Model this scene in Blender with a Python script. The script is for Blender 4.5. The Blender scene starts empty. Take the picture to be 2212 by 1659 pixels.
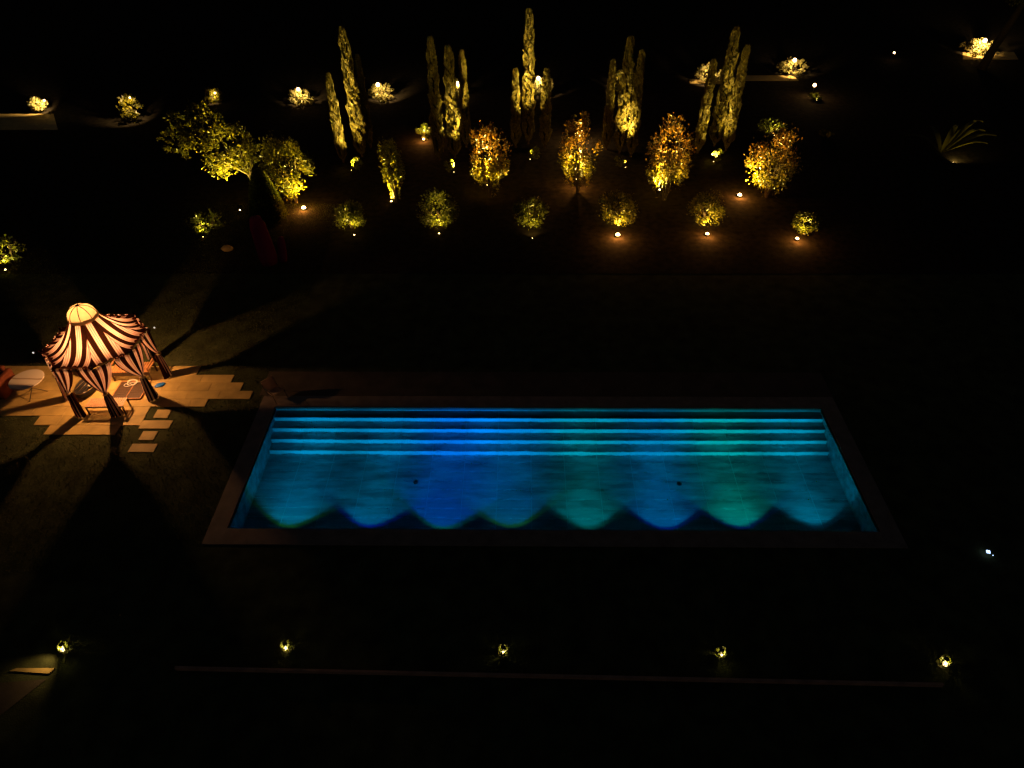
import bpy, math, random
import numpy as np
from mathutils import Matrix, Vector
rng = np.random.default_rng(11)
random.seed(5)
PI = math.pi
S = bpy.context.scene
COL = S.collection

# ---------------------------------------------------------------- camera, world, moon, exposure
CAM_H = 17.0
FPX, CX, CY = 1474.0, 1106.0, 829.5            # focal length / centre of the 2212 px wide view of the photo
CAM_R = (Matrix.Rotation(0.0187, 3, 'Z') @ Matrix.Rotation(PI/2 - math.radians(41.4), 3, 'X') @ Matrix.Rotation(-0.0103, 3, 'Z'))
cd = bpy.data.cameras.new('camera'); cam = bpy.data.objects.new('camera', cd); COL.objects.link(cam)
cd.sensor_width = 36.0; cd.lens = 36.0*FPX/2212.0; cd.clip_start = 0.1; cd.clip_end = 900
cam.matrix_world = Matrix.Translation((0, 0, CAM_H)) @ CAM_R.to_4x4()
S.camera = cam

w = bpy.data.worlds.new('World'); S.world = w; w.use_nodes = True
wn = w.node_tree.nodes; wl = w.node_tree.links
sky = wn.new('ShaderNodeTexSky'); sky.sky_type = 'NISHITA'; sky.sun_disc = False
sky.sun_elevation = math.radians(-2.0); sky.sun_rotation = math.radians(200)
wl.new(sky.outputs[0], wn['Background'].inputs[0]); wn['Background'].inputs[1].default_value = 0.065
sl = bpy.data.lights.new('moonlight', 'SUN'); sl.energy = 0.006; sl.angle = math.radians(0.5); sl.color = (0.45, 0.5, 1.0)
so = bpy.data.objects.new('moonlight', sl); COL.objects.link(so)
so.rotation_euler = (math.radians(40), 0, math.radians(20))

S.render.engine = 'CYCLES'
S.view_settings.view_transform = 'Standard'; S.view_settings.look = 'None'
S.view_settings.exposure = 0; S.view_settings.gamma = 1; S.view_settings.use_curve_mapping = False
S.cycles.max_bounces = 6; S.cycles.diffuse_bounces = 3; S.cycles.transmission_bounces = 6
S.cycles.caustics_refractive = False; S.cycles.caustics_reflective = False
S.cycles.sample_clamp_indirect = 2.0

def G(u, v, z=0.0):
    """point of the plane z seen at (u, v) of the 2212 px wide view -> world metres"""
    d = CAM_R @ Vector((u-CX, -(v-CY), -FPX))
    t = (z-CAM_H)/d.z
    return Vector((d.x*t, d.y*t, z))

# ---------------------------------------------------------------- helpers
def tag(o, label=None, cat=None, group=None, kind=None):
    if label: o['label'] = label
    if cat: o['category'] = cat
    if group: o['group'] = group
    if kind: o['kind'] = kind
    return o

def empty(name, loc=(0, 0, 0), rz=0.0, label=None, cat=None, group=None, kind=None):
    o = bpy.data.objects.new(name, None); COL.objects.link(o)
    o.location = loc; o.rotation_euler = (0, 0, rz); o.empty_display_size = 0.2
    return tag(o, label, cat, group, kind)

def obj(name, me, parent=None, mat=None, loc=None):
    if mat is not None and not me.materials: me.materials.append(mat)
    o = bpy.data.objects.new(name, me); COL.objects.link(o)
    if parent is not None: o.parent = parent
    if loc is not None: o.location = loc
    return o

class MB:
    def __init__(s): s.v = []; s.f = []; s.uv = []
    def add(s, vs, fs, uv=None):
        b = len(s.v); s.v += [tuple(p) for p in vs]; s.f += [tuple(i+b for i in f) for f in fs]
        s.uv += (list(uv) if uv is not None else [(0.0, 0.0)]*len(vs))
    def box(s, x0, x1, y0, y1, z0, z1, rz=0.0, c=(0, 0)):
        vs = [(x, y, z) for z in (z0, z1) for y in (y0, y1) for x in (x0, x1)]
        if rz:
            ca, sa = math.cos(rz), math.sin(rz)
            vs = [(c[0]+(x-c[0])*ca-(y-c[1])*sa, c[1]+(x-c[0])*sa+(y-c[1])*ca, z) for x, y, z in vs]
        s.add(vs, [(0, 2, 3, 1), (4, 5, 7, 6), (0, 1, 5, 4), (2, 6, 7, 3), (0, 4, 6, 2), (1, 3, 7, 5)])
    def tube(s, pts, r, n=8, cap=True):
        pts = [Vector(p) for p in pts]; rs = r if isinstance(r, (list, tuple)) else [r]*len(pts)
        vs = []; fs = []; up = None
        for i, p in enumerate(pts):
            d = (pts[min(i+1, len(pts)-1)]-pts[max(i-1, 0)]).normalized()
            if up is None: up = Vector((0, 0, 1)) if abs(d.z) < .9 else Vector((1, 0, 0))
            a = d.cross(up).normalized(); b = a.cross(d).normalized(); up = b
            for k in range(n):
                t = 2*PI*k/n; vs.append(p+(a*math.cos(t)+b*math.sin(t))*rs[i])
        for i in range(len(pts)-1):
            for k in range(n):
                k2 = (k+1) % n; fs.append((i*n+k, i*n+k2, (i+1)*n+k2, (i+1)*n+k))
        if cap: fs += [tuple(range(n-1, -1, -1)), tuple((len(pts)-1)*n+k for k in range(n))]
        s.add(vs, fs)
    def lathe(s, prof, c=(0, 0, 0), n=24, sx=1, sy=1):
        vs = []; fs = []
        for r, z in prof:
            for k in range(n):
                t = 2*PI*k/n; vs.append((c[0]+r*math.cos(t)*sx, c[1]+r*math.sin(t)*sy, c[2]+z))
        for i in range(len(prof)-1):
            for k in range(n):
                k2 = (k+1) % n; fs.append((i*n+k, i*n+k2, (i+1)*n+k2, (i+1)*n+k))
        s.add(vs, fs)
    def grid(s, P, UV=None):
        P = np.asarray(P); a, b = P.shape[:2]
        fs = [(i*b+j, (i+1)*b+j, (i+1)*b+j+1, i*b+j+1) for i in range(a-1) for j in range(b-1)]
        s.add([tuple(map(float, p)) for p in P.reshape(-1, 3)], fs, None if UV is None else [tuple(map(float, q)) for q in np.asarray(UV).reshape(-1, 2)])
    def mesh(s, name, mat, smooth=False, bevel=0):
        me = bpy.data.meshes.new(name); me.from_pydata(s.v, [], s.f)
        uvl = me.uv_layers.new(name='UVMap')
        idx = np.zeros(len(me.loops), dtype=np.int32); me.loops.foreach_get('vertex_index', idx)
        uvl.data.foreach_set('uv', np.asarray(s.uv, dtype=np.float32)[idx].ravel())
        me.materials.append(mat)
        if smooth: me.polygons.foreach_set('use_smooth', [True]*len(me.polygons))
        me.update(); return me
    def build(s, name, mat, parent=None, smooth=False, bevel=0):
        o = obj(name, s.mesh(name, mat, smooth), parent)
        if bevel:
            m = o.modifiers.new('bevel', 'BEVEL'); m.width = bevel; m.segments = 2; m.limit_method = 'ANGLE'
        return o

# ---------------------------------------------------------------- materials
def mat(name, col, rough=0.7, spec=0.3, var=0.0, scale=6.0, bump=0.0, bscale=40.0, metal=0.0, obj_var=0.0, col2=None, stretch=(1, 1, 1)):
    m = bpy.data.materials.new(name); m.use_nodes = True
    nt = m.node_tree; n = nt.nodes; l = nt.links; b = n['Principled BSDF']
    b.inputs['Base Color'].default_value = (*col, 1); b.inputs['Roughness'].default_value = rough
    b.inputs['Specular IOR Level'].default_value = spec; b.inputs['Metallic'].default_value = metal
    tc = n.new('ShaderNodeTexCoord'); mp = n.new('ShaderNodeMapping'); mp.inputs['Scale'].default_value = stretch
    geo = n.new('ShaderNodeNewGeometry'); l.new(geo.outputs['Position'], mp.inputs[0])
    src = None
    if var > 0:
        nz = n.new('ShaderNodeTexNoise'); nz.inputs['Scale'].default_value = scale; nz.inputs['Detail'].default_value = 6
        l.new(mp.outputs[0], nz.inputs['Vector'])
        mx = n.new('ShaderNodeMix'); mx.data_type = 'RGBA'
        c2 = col2 if col2 else tuple(c*(1-var) for c in col)
        mx.inputs[6].default_value = (*tuple(min(1, c*(1+var*.6)) for c in col), 1); mx.inputs[7].default_value = (*c2, 1)
        rp = n.new('ShaderNodeMapRange'); rp.inputs[1].default_value = .3; rp.inputs[2].default_value = .7
        l.new(nz.outputs[0], rp.inputs[0]); l.new(rp.outputs[0], mx.inputs[0]); src = mx.outputs[2]
    if obj_var > 0:
        oi = n.new('ShaderNodeObjectInfo'); mr = n.new('ShaderNodeMapRange')
        mr.inputs[3].default_value = 1-obj_var; mr.inputs[4].default_value = 1+obj_var
        l.new(oi.outputs['Random'], mr.inputs[0])
        hs = n.new('ShaderNodeHueSaturation')
        if src: l.new(src, hs.inputs['Color'])
        else: hs.inputs['Color'].default_value = (*col, 1)
        l.new(mr.outputs[0], hs.inputs['Value']); src = hs.outputs[0]
    if src: l.new(src, b.inputs['Base Color'])
    if bump > 0:
        nb = n.new('ShaderNodeTexNoise'); nb.inputs['Scale'].default_value = bscale; nb.inputs['Detail'].default_value = 5
        l.new(mp.outputs[0], nb.inputs['Vector'])
        bp = n.new('ShaderNodeBump'); bp.inputs['Strength'].default_value = bump; bp.inputs['Distance'].default_value = .02
        l.new(nb.outputs[0], bp.inputs['Height']); l.new(bp.outputs[0], b.inputs['Normal'])
    return m

def emit(name, col, strength):
    m = bpy.data.materials.new(name); m.use_nodes = True; b = m.node_tree.nodes['Principled BSDF']
    b.inputs['Base Color'].default_value = (.8, .8, .8, 1)
    b.inputs['Emission Color'].default_value = (*col, 1); b.inputs['Emission Strength'].default_value = strength
    return m

def leaf_mat(name, c1, c2, trans=0.35, rough=0.45, top=None, skew=.55):
    m = bpy.data.materials.new(name); m.use_nodes = True; nt = m.node_tree; n = nt.nodes; l = nt.links
    b = n['Principled BSDF']; b.inputs['Roughness'].default_value = rough; b.inputs['Specular IOR Level'].default_value = .4
    g = n.new('ShaderNodeNewGeometry'); mx = n.new('ShaderNodeMix'); mx.data_type = 'RGBA'
    mx.inputs[6].default_value = (*c1, 1); mx.inputs[7].default_value = (*c2, 1)
    pw_ = n.new('ShaderNodeMath'); pw_.operation = 'POWER'; pw_.inputs[1].default_value = skew
    l.new(g.outputs['Random Per Island'], pw_.inputs[0]); l.new(pw_.outputs[0], mx.inputs[0])
    if top:        # amber light on the upper crown, painted into the leaf colour
        tc = n.new('ShaderNodeTexCoord'); sp = n.new('ShaderNodeSeparateXYZ'); l.new(tc.outputs['Object'], sp.inputs[0])
        mr = n.new('ShaderNodeMapRange'); mr.inputs[1].default_value = 1.5; mr.inputs[2].default_value = 2.7; l.new(sp.outputs[2], mr.inputs[0])
        m3 = n.new('ShaderNodeMix'); m3.data_type = 'RGBA'; m3.inputs[6].default_value = (*c1, 1); m3.inputs[7].default_value = (*top, 1)
        l.new(mr.outputs[0], m3.inputs[0]); l.new(m3.outputs[2], mx.inputs[6])
    l.new(mx.outputs[2], b.inputs['Base Color'])
    t = n.new('ShaderNodeBsdfTranslucent'); l.new(mx.outputs[2], t.inputs['Color'])
    ms = n.new('ShaderNodeMixShader'); ms.inputs[0].default_value = trans
    l.new(b.outputs[0], ms.inputs[1]); l.new(t.outputs[0], ms.inputs[2]); l.new(ms.outputs[0], n['Material Output'].inputs[0])
    return m

M = {}
M['lawn'] = mat('lawn_soil', (.058, .066, .028), .95, .05, var=.5, scale=1.6, bump=.6, bscale=30)
M['soil'] = mat('garden_soil', (.028, .022, .014), .95, .05, var=.5, scale=3, bump=.8, bscale=14)
M['stone'] = mat('travertine_paving', (.52, .37, .12), .65, .25, var=.22, scale=2.2, bump=.15, bscale=50, obj_var=.10)
M['coping'] = mat('coping_stone', (.23, .18, .14), .7, .2, var=.25, scale=2.5, bump=.15, bscale=40)
M['path'] = mat('path_stone', (.09, .07, .05), .8, .2, var=.3, scale=1.5, bump=.2, bscale=30)
M['joint'] = mat('joint_mortar', (.16, .13, .10), .9, .1)
M['pool_tile'] = mat('pool_slab', (.30, .32, .32), .5, .2, var=.55, scale=2.4, obj_var=.09, stretch=(.35, 1.6, 1))
M['pool_grout'] = mat('pool_grout', (.50, .52, .50), .8, .1)
M['riser'] = mat('pool_riser_slab', (.52, .54, .54), .5, .2, var=.15, scale=3, obj_var=.09)  # lighter than pool_slab: brightness of the lamp-facing risers put into the colour
M['metal'] = mat('dark_metal', (.035, .035, .035), .4, .5, metal=.6)
M['brass'] = mat('aged_brass', (.25, .17, .07), .35, .5, metal=.9)
M['bark'] = mat('bark', (.07, .05, .028), .9, .1, var=.4, scale=20, bump=.8, bscale=60)
M['core'] = mat('light_blocking_core', (.02, .018, .008), .95, .02)  # opaque dark filling added inside the foliage so light cannot pass
M['leaf_olive'] = leaf_mat('leaf_olive', (.30, .25, .012), (.020, .026, .004), .45, .4)
M['leaf_green'] = leaf_mat('leaf_green', (.24, .26, .015), (.018, .026, .004), .4, .4)
M['leaf_amber_lit'] = leaf_mat('leaf_amber_lit', (.30, .24, .012), (.022, .022, .004), .45, .4, (.34, .15, .02))
M['leaf_cypress'] = leaf_mat('leaf_cypress', (.23, .185, .015), (.045, .040, .006), .12, .6)
M['leaf_pale'] = leaf_mat('leaf_pale', (.34, .26, .10), (.16, .16, .04))
M['grass'] = leaf_mat('grass_blade', (.10, .12, .012), (.06, .075, .009), .2, .6)
M['bulb'] = emit('lamp_glass', (1.0, .62, .28), 14)
M['bulb_cool'] = emit('cool_led', (.45, .65, 1.0), 2.2)
M['wood'] = mat('orange_teak', (.42, .19, .07), .5, .3, var=.3, scale=14, stretch=(1, 6, 1))
M['wood_pale'] = mat('pale_teak', (.62, .36, .20), .5, .3, var=.2, scale=14)
M['dark_wood'] = mat('dark_wood', (.07, .04, .022), .55, .3, var=.3, scale=16)
M['rope'] = mat('white_cable', (.78, .72, .62), .5, .3)
M['black'] = mat('black_plastic', (.012, .010, .010), .6, .2)
M['cushion'] = mat('terracotta_cushion', (.20, .06, .03), .85, .1, var=.2, scale=4, bump=.2)
M['brown_fabric'] = mat('brown_fabric', (.06, .018, .010), .9, .1)
M['blue'] = mat('blue_rubber', (.015, .16, .62), .45, .4, var=.2, scale=12)
M['frame_white'] = leaf_mat('cream_fabric_sling', (.50, .36, .24), (.50, .36, .24), .45, .8)
M['maroon'] = mat('maroon_canvas', (.2, .02, .06), .9, .1)

# marble table top with thin dark veins
def marble():
    m = mat('veined_stone_top', (.78, .68, .54), .3, .5); n = m.node_tree.nodes; l = m.node_tree.links
    tc = n.new('ShaderNodeTexCoord'); wv = n.new('ShaderNodeTexWave'); wv.inputs['Scale'].default_value = .55
    wv.bands_direction = 'Y'; wv.inputs['Distortion'].default_value = 5; wv.inputs['Detail Scale'].default_value = .7; wv.inputs['Detail'].default_value = 2
    l.new(tc.outputs['Object'], wv.inputs[0]); r = n.new('ShaderNodeValToRGB')
    r.color_ramp.elements[0].position = 0; r.color_ramp.elements[0].color = (.38, .24, .12, 1)
    r.color_ramp.elements[1].position = .045; r.color_ramp.elements[1].color = (.80, .70, .55, 1)
    l.new(wv.outputs['Fac'], r.inputs[0]); l.new(r.outputs[0], n['Principled BSDF'].inputs['Base Color'])
    return m
M['marble'] = marble()

def stripe_fabric(name, period, cream, arch=False, trans=.4):
    """striped canvas: uv.x in metres across the stripes, uv.y metres above the hem"""
    m = bpy.data.materials.new(name); m.use_nodes = True; nt = m.node_tree; n = nt.nodes; l = nt.links
    n.remove(n['Principled BSDF'])
    def math_(op, a, b=None):
        k = n.new('ShaderNodeMath'); k.operation = op
        for i, q in enumerate((a, b)):
            if q is None: continue
            if isinstance(q, (int, float)): k.inputs[i].default_value = q
            else: l.new(q, k.inputs[i])
        return k.outputs[0]
    uv = n.new('ShaderNodeUVMap'); sp = n.new('ShaderNodeSeparateXYZ'); l.new(uv.outputs[0], sp.inputs[0])
    fr = math_('FRACT', math_('ADD', math_('DIVIDE', sp.outputs[0], period), 100.5))
    d = math_('MULTIPLY', math_('ABSOLUTE', math_('SUBTRACT', fr, .5)), period)
    is_cream = math_('LESS_THAN', d, cream)
    l1 = math_('LESS_THAN', math_('ABSOLUTE', math_('SUBTRACT', d, cream*.36)), cream*.15)
    l2 = math_('GREATER_THAN', d, cream*.88)
    pink = math_('MAXIMUM', l1, l2)
    def mix(f, a, b):
        k = n.new('ShaderNodeMix'); k.data_type = 'RGBA'; l.new(f, k.inputs[0])
        for i, q in ((6, a), (7, b)):
            if isinstance(q, tuple): k.inputs[i].default_value = (*q, 1)
            else: l.new(q, k.inputs[i])
        return k.outputs[2]
    c = mix(pink, (.74, .62, .56), (.60, .26, .22))
    c = mix(is_cream, (.018, .006, .003), c)
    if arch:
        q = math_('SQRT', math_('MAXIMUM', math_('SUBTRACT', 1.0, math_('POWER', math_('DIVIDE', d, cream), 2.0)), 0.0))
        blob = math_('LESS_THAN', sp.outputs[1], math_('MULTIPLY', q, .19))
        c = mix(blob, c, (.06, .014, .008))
    df = n.new('ShaderNodeBsdfDiffuse'); tr = n.new('ShaderNodeBsdfTranslucent'); ms = n.new('ShaderNodeMixShader'); ms.inputs[0].default_value = trans
    l.new(c, df.inputs[0]); l.new(c, tr.inputs[0]); l.new(df.outputs[0], ms.inputs[1]); l.new(tr.outputs[0], ms.inputs[2])
    l.new(ms.outputs[0], n['Material Output'].inputs[0]); return m
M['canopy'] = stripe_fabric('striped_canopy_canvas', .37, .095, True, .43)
M['curtain'] = stripe_fabric('striped_curtain', .26, .066, False, .25)
M['curtain_tail'] = stripe_fabric('striped_curtain_bunched', .26, .050, False, .05)

def dome_fabric():
    m = bpy.data.materials.new('cream_dome_canvas'); m.use_nodes = True; nt = m.node_tree; n = nt.nodes; l = nt.links
    n.remove(n['Principled BSDF']); df = n.new('ShaderNodeBsdfDiffuse'); tr = n.new('ShaderNodeBsdfTranslucent')
    nz = n.new('ShaderNodeTexNoise'); nz.inputs['Scale'].default_value = 7; r = n.new('ShaderNodeMix'); r.data_type = 'RGBA'
    r.inputs[6].default_value = (.95, .82, .50, 1); r.inputs[7].default_value = (.88, .70, .40, 1); l.new(nz.outputs[0], r.inputs[0])
    for k in (df, tr): l.new(r.outputs[2], k.inputs[0])
    ms = n.new('ShaderNodeMixShader'); ms.inputs[0].default_value = .66
    l.new(df.outputs[0], ms.inputs[1]); l.new(tr.outputs[0], ms.inputs[2]); l.new(ms.outputs[0], n['Material Output'].inputs[0]); return m
M['dome'] = dome_fabric()

def water_mat():
    m = bpy.data.materials.new('pool_water'); m.use_nodes = True; nt = m.node_tree; n = nt.nodes; l = nt.links
    n.remove(n['Principled BSDF']); g = n.new('ShaderNodeBsdfGlass'); g.inputs['IOR'].default_value = 1.33; g.inputs['Roughness'].default_value = .0
    g.inputs['Color'].default_value = (.86, .97, 1.0, 1)
    geo = n.new('ShaderNodeNewGeometry'); mp = n.new('ShaderNodeMapping'); mp.inputs['Scale'].default_value = (.55, 2.1, 1)
    l.new(geo.outputs['Position'], mp.inputs[0])
    a = n.new('ShaderNodeTexNoise'); a.inputs['Scale'].default_value = 1.5; a.inputs['Detail'].default_value = 3; a.inputs['Distortion'].default_value = .6
    l.new(mp.outputs[0], a.inputs['Vector'])
    bp = n.new('ShaderNodeBump'); bp.inputs['Strength'].default_value = .20; bp.inputs['Distance'].default_value = .05
    a2 = n.new('ShaderNodeTexNoise'); a2.inputs['Scale'].default_value = 5; a2.inputs['Detail'].default_value = 3; a2.inputs['Distortion'].default_value = 1.2
    l.new(mp.outputs[0], a2.inputs['Vector']); ad = n.new('ShaderNodeMath'); ad.operation = 'MULTIPLY_ADD'; ad.inputs[1].default_value = .22
    l.new(a2.outputs[0], ad.inputs[0]); l.new(a.outputs[0], ad.inputs[2]); l.new(ad.outputs[0], bp.inputs['Height']); l.new(bp.outputs[0], g.inputs['Normal'])
    l.new(g.outputs[0], n['Material Output'].inputs[0]); return m
M['water'] = water_mat()

# ---------------------------------------------------------------- light makers
def spot(parent, loc, target, power, color, angle=120, blend=.6, size=.05, name='light', beam=0):
    d = bpy.data.lights.new(name, 'SPOT'); d.energy = power; d.color = color; d.spot_size = math.radians(angle)
    d.spot_blend = blend; d.shadow_soft_size = size
    o = bpy.data.objects.new(name, d); COL.objects.link(o)
    if parent: o.parent = parent
    o.location = loc
    o.rotation_euler = (Vector(target)-Vector(loc)).to_track_quat('-Z', 'Y').to_euler()
    if beam:        # lens profile: strongest on the beam axis, weaker towards the rim
        d.use_nodes = True; nt = d.node_tree; n = nt.nodes; l = nt.links
        e = n['Emission']; tc = n.new('ShaderNodeTexCoord'); sp = n.new('ShaderNodeSeparateXYZ'); l.new(tc.outputs['Normal'], sp.inputs[0])
        a = n.new('ShaderNodeMath'); a.operation = 'MULTIPLY'; l.new(sp.outputs[2], a.inputs[0]); l.new(sp.outputs[2], a.inputs[1])
        s1 = n.new('ShaderNodeMath'); s1.operation = 'SUBTRACT'; s1.inputs[0].default_value = 1+beam; l.new(a.outputs[0], s1.inputs[1])
        dv = n.new('ShaderNodeMath'); dv.operation = 'DIVIDE'; dv.inputs[0].default_value = .3; l.new(s1.outputs[0], dv.inputs[1])
        l.new(dv.outputs[0], e.inputs['Strength'])
    return o

# ---------------------------------------------------------------- pool geometry
PBL = G(595, 878); PBR = G(1775, 881); PFL = G(490, 1141)
X0, X1 = PBL.x, PBR.x
Y1 = (PBL.y+PBR.y)/2; Y0 = PFL.y
X0 = (PBL.x+PFL.x)/2
WZ = -.06                      # water level
RIS = [.23, .29, .29, .29, .29]; TREAD = .37
DEPTH = sum(RIS)-WZ
CW = .58                       # coping width

# ground with a hole for the pool
GZ = -.03
def frame(x0, x1, y0, y1, X0_, X1_, Y0_, Y1_, z):
    return [(X0_, Y0_, z), (X1_, Y0_, z), (X1_, Y1_, z), (X0_, Y1_, z), (x0, y0, z), (x1, y0, z), (x1, y1, z), (x0, y1, z)], [(0, 1, 5, 4), (1, 2, 6, 5), (2, 3, 7, 6), (3, 0, 4, 7)]
b = MB(); vs, fs = frame(X0-.3, X1+.3, Y0-.3, Y1+.3, -400, 400, -100, 600, GZ); b.add(vs, fs)
tag(b.build('ground', M['lawn']), kind='structure')
b = MB(); q = [G(-900, 560), G(3100, 560)]; b.add([(-90, 27, GZ+.008), (90, 27, GZ+.008), (150, 150, GZ+.008), (-150, 150, GZ+.008)], [(0, 1, 2, 3)])
tag(b.build('garden_bed', M['soil']), kind='structure')

# coping ring (real overhang, 40 mm nosing)
b = MB()
for x0, x1, y0, y1 in ((X0-CW, X0, Y0-CW, Y1+CW), (X1, X1+CW, Y0-CW, Y1+CW), (X0, X1, Y0-CW, Y0), (X0, X1, Y1, Y1+CW)):
    b.box(x0, x1, y0, y1, GZ-.2, 0)
tag(b.build('pool_coping', M['coping'], bevel=.008), kind='structure')

pool = empty('swimming_pool', (0, 0, 0)); tag(pool, kind='structure')
IN = .03
bz = -DEPTH-.03+WZ*0
b = MB()   # walls (behind the coping nosing)
zb = WZ-sum(RIS)
b.box(X0-.25, X0-IN, Y0-.25, Y1+.25, zb-.2, -.2); b.box(X1+IN, X1+.25, Y0-.25, Y1+.25, zb-.2, -.2)
b.box(X0-IN, X1+IN, Y0-.25, Y0-IN, zb-.2, -.2); b.box(X0-IN, X1+IN, Y1+IN, Y1+.25, zb-.2, -.2)
b.build('wall_core', M['pool_grout'], pool)
# floor slabs 1.2 x 0.4 in stack bond, joints recessed
YS = Y1-TREAD*(len(RIS)-1)      # foot of the last riser
floor = MB(); floor.box(X0-IN, X1+IN, Y0-IN, YS+.01, zb-.1, zb-.006)
floor = floor.build('floor', M['pool_grout'], pool)
LX = 1.2; nx = int(math.ceil((X1-X0)/LX)); LX = (X1-X0)/nx
ny = int(round((YS-Y0)/.4)); LY = (YS-Y0)/ny
def slab_mesh(name, lx, ly, lz, m, gap=.007, bev=.004):
    b = MB(); x, y = lx/2-gap, ly/2-gap
    vs = [(-x, -y, -lz), (x, -y, -lz), (x, y, -lz), (-x, y, -lz), (-x, -y, -bev), (x, -y, -bev), (x, y, -bev), (-x, y, -bev),
          (-x+bev, -y+bev, 0), (x-bev, -y+bev, 0), (x-bev, y-bev, 0), (-x+bev, y-bev, 0)]
    fs = [(0, 1, 5, 4), (1, 2, 6, 5), (2, 3, 7, 6), (3, 0, 4, 7), (4, 5, 9, 8), (5, 6, 10, 9), (6, 7, 11, 10), (7, 4, 8, 11), (8, 9, 10, 11)]
    b.add(vs, fs); return b.mesh(name, m)
tm = slab_mesh('tile', LX, LY, .03, M['pool_tile'])
for i in range(nx):
    for j in range(ny):
        obj('tile', tm, floor, loc=(X0+(i+.5)*LX, Y0+(j+.5)*LY, zb+random.uniform(-.0015, .0015)))
# steps: each with riser slabs (face = riser) and tread slabs
z = WZ
prev = None
for k in range(len(RIS)):
    zt = z; z = z-RIS[k]            # riser k goes from zt down to z at y = Yk ; tread k below it
    Yk = Y1-TREAD*k
    # body of step behind riser k : top at zt
    top = zt if k else -.2
    body = MB(); body.box(X0-IN, X1+IN, Yk+.03, (Yk+TREAD+.03 if k else Yk+.2), zb-.1, top-.03)
    st = body.build('step', M['pool_grout'], pool)
    hh = (zt if k else WZ-.005)-z
    rm = MB(); g_ = .006
    rm.box(-LX/2+g_, LX/2-g_, 0, .028, 0, hh-(.004 if k else 0)); rm = rm.mesh('riser_slab', M['riser'])
    for i in range(nx):
        obj('riser_slab', rm, st, loc=(X0+(i+.5)*LX, Yk, z))
    if k:
        t2 = MB(); t2.box(-LX/2+g_, LX/2-g_, -.006, TREAD-.006, -.028, 0); t2 = t2.mesh('tread_slab', M['pool_tile'])
        for i in range(nx):
            obj('tread_slab', t2, st, loc=(X0+(i+.5)*LX, Yk, zt))
# side walls clad in slabs
for xs, sgn in ((X0, 1), (X1, -1)):
    wl_ = MB(); wl_.box(xs-.012 if sgn > 0 else xs, xs if sgn > 0 else xs+.012, Y0, Y1, zb, -.05)
    wl_.build('wall', M['pool_tile'], pool)
wl_ = MB(); wl_.box(X0, X1, Y0-.012, Y0, zb, -.05); wl_.build('wall', M['pool_tile'], pool)
# drains / outlet grilles on the floor
for (u, v) in ((893, 1041), (1475, 1045)):
    p = G(u, v, WZ); dd = MB(); dd.lathe([(.001, .02), (.07, .02), (.08, .0)], n=20)
    o = dd.build('drain_cover', M['black'], pool); o.location = (p.x*1.03, p.y+.75, zb)
# water
b = MB(); b.add([(X0, Y0, WZ), (X1, Y0, WZ), (X1, Y1, WZ), (X0, Y1, WZ)], [(0, 1, 2, 3)])
tag(b.build('water', M['water']), kind='structure')

# eight underwater lamps in the near wall, each an RGB head: main beam and a coloured rim LED
def pool_light(x, main, rim, k, p=1.0, pr=1.0, adj='blue', nth=''):
    t = empty('pool_light', (x, Y0, WZ-.62))
    tag(t, f'{adj} underwater pool lamp in the near pool wall, {nth}', 'pool light', 'underwater lamps in the near wall of the pool')
    b = MB(); b.lathe([(.115, .0), (.115, .02), (.09, .03)], n=20); h = b.build('bezel', M['metal'], t); h.rotation_euler = (-PI/2, 0, 0)
    b = MB(); b.lathe([(.09, .022), (.05, .03), (.001, .032)], n=20); h = b.build('lens', emit('pool_lens', main, 3), t, True); h.rotation_euler = (-PI/2, 0, 0)
    ja, jx, jz = random.uniform(-3, 4), random.uniform(-.09, .09), random.uniform(-.04, .02)
    for nm, c, ang, pw, off in (('light', main, 85+ja, 62*p, 0), ('light', rim, 92+ja, 5*pr, .02)):
        o = spot(t, (off, .05, 0), (off+jx, 1.05, jz), 1, c, ang, .10 if off else .22, .03, nm)
        d = o.data; d.energy = pw; d.use_nodes = True; nt = d.node_tree; n = nt.nodes; l = nt.links
        e = n['Emission']; tc = n.new('ShaderNodeTexCoord'); sp = n.new('ShaderNodeSeparateXYZ'); l.new(tc.outputs['Normal'], sp.inputs[0])
        # lens profile: strongest along the beam axis, weaker towards the rim (1 - z^2 = sin^2 of the angle)
        a = n.new('ShaderNodeMath'); a.operation = 'MULTIPLY'; l.new(sp.outputs[2], a.inputs[0]); l.new(sp.outputs[2], a.inputs[1])
        s1 = n.new('ShaderNodeMath'); s1.operation = 'SUBTRACT'; s1.inputs[0].default_value = 1.020; l.new(a.outputs[0], s1.inputs[1])
        dv = n.new('ShaderNodeMath'); dv.operation = 'DIVIDE'; dv.inputs[0].default_value = 1.0; l.new(s1.outputs[0], dv.inputs[1])
        if pw == 5*pr:       # the rim LED: only towards the edge of the cone
            w_ = n.new('ShaderNodeMath'); w_.operation = 'POWER'; l.new(s1.outputs[0], w_.inputs[0]); w_.inputs[1].default_value = 4
            m2 = n.new('ShaderNodeMath'); m2.operation = 'MULTIPLY'; l.new(w_.outputs[0], m2.inputs[0]); m2.inputs[1].default_value = 60; l.new(m2.outputs[0], e.inputs['Strength'])
        else: l.new(dv.outputs[0], e.inputs['Strength'])
    return t
TEAL = (.0, .34, .70); BLUE = (.0, .16, 1.0); CYAN = (.0, .30, .85); GREEN = (.0, .50, .42); DBLUE = (.0, .03, 1.0); LIME = (.10, 1.0, .05)
yv = 1138
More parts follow.
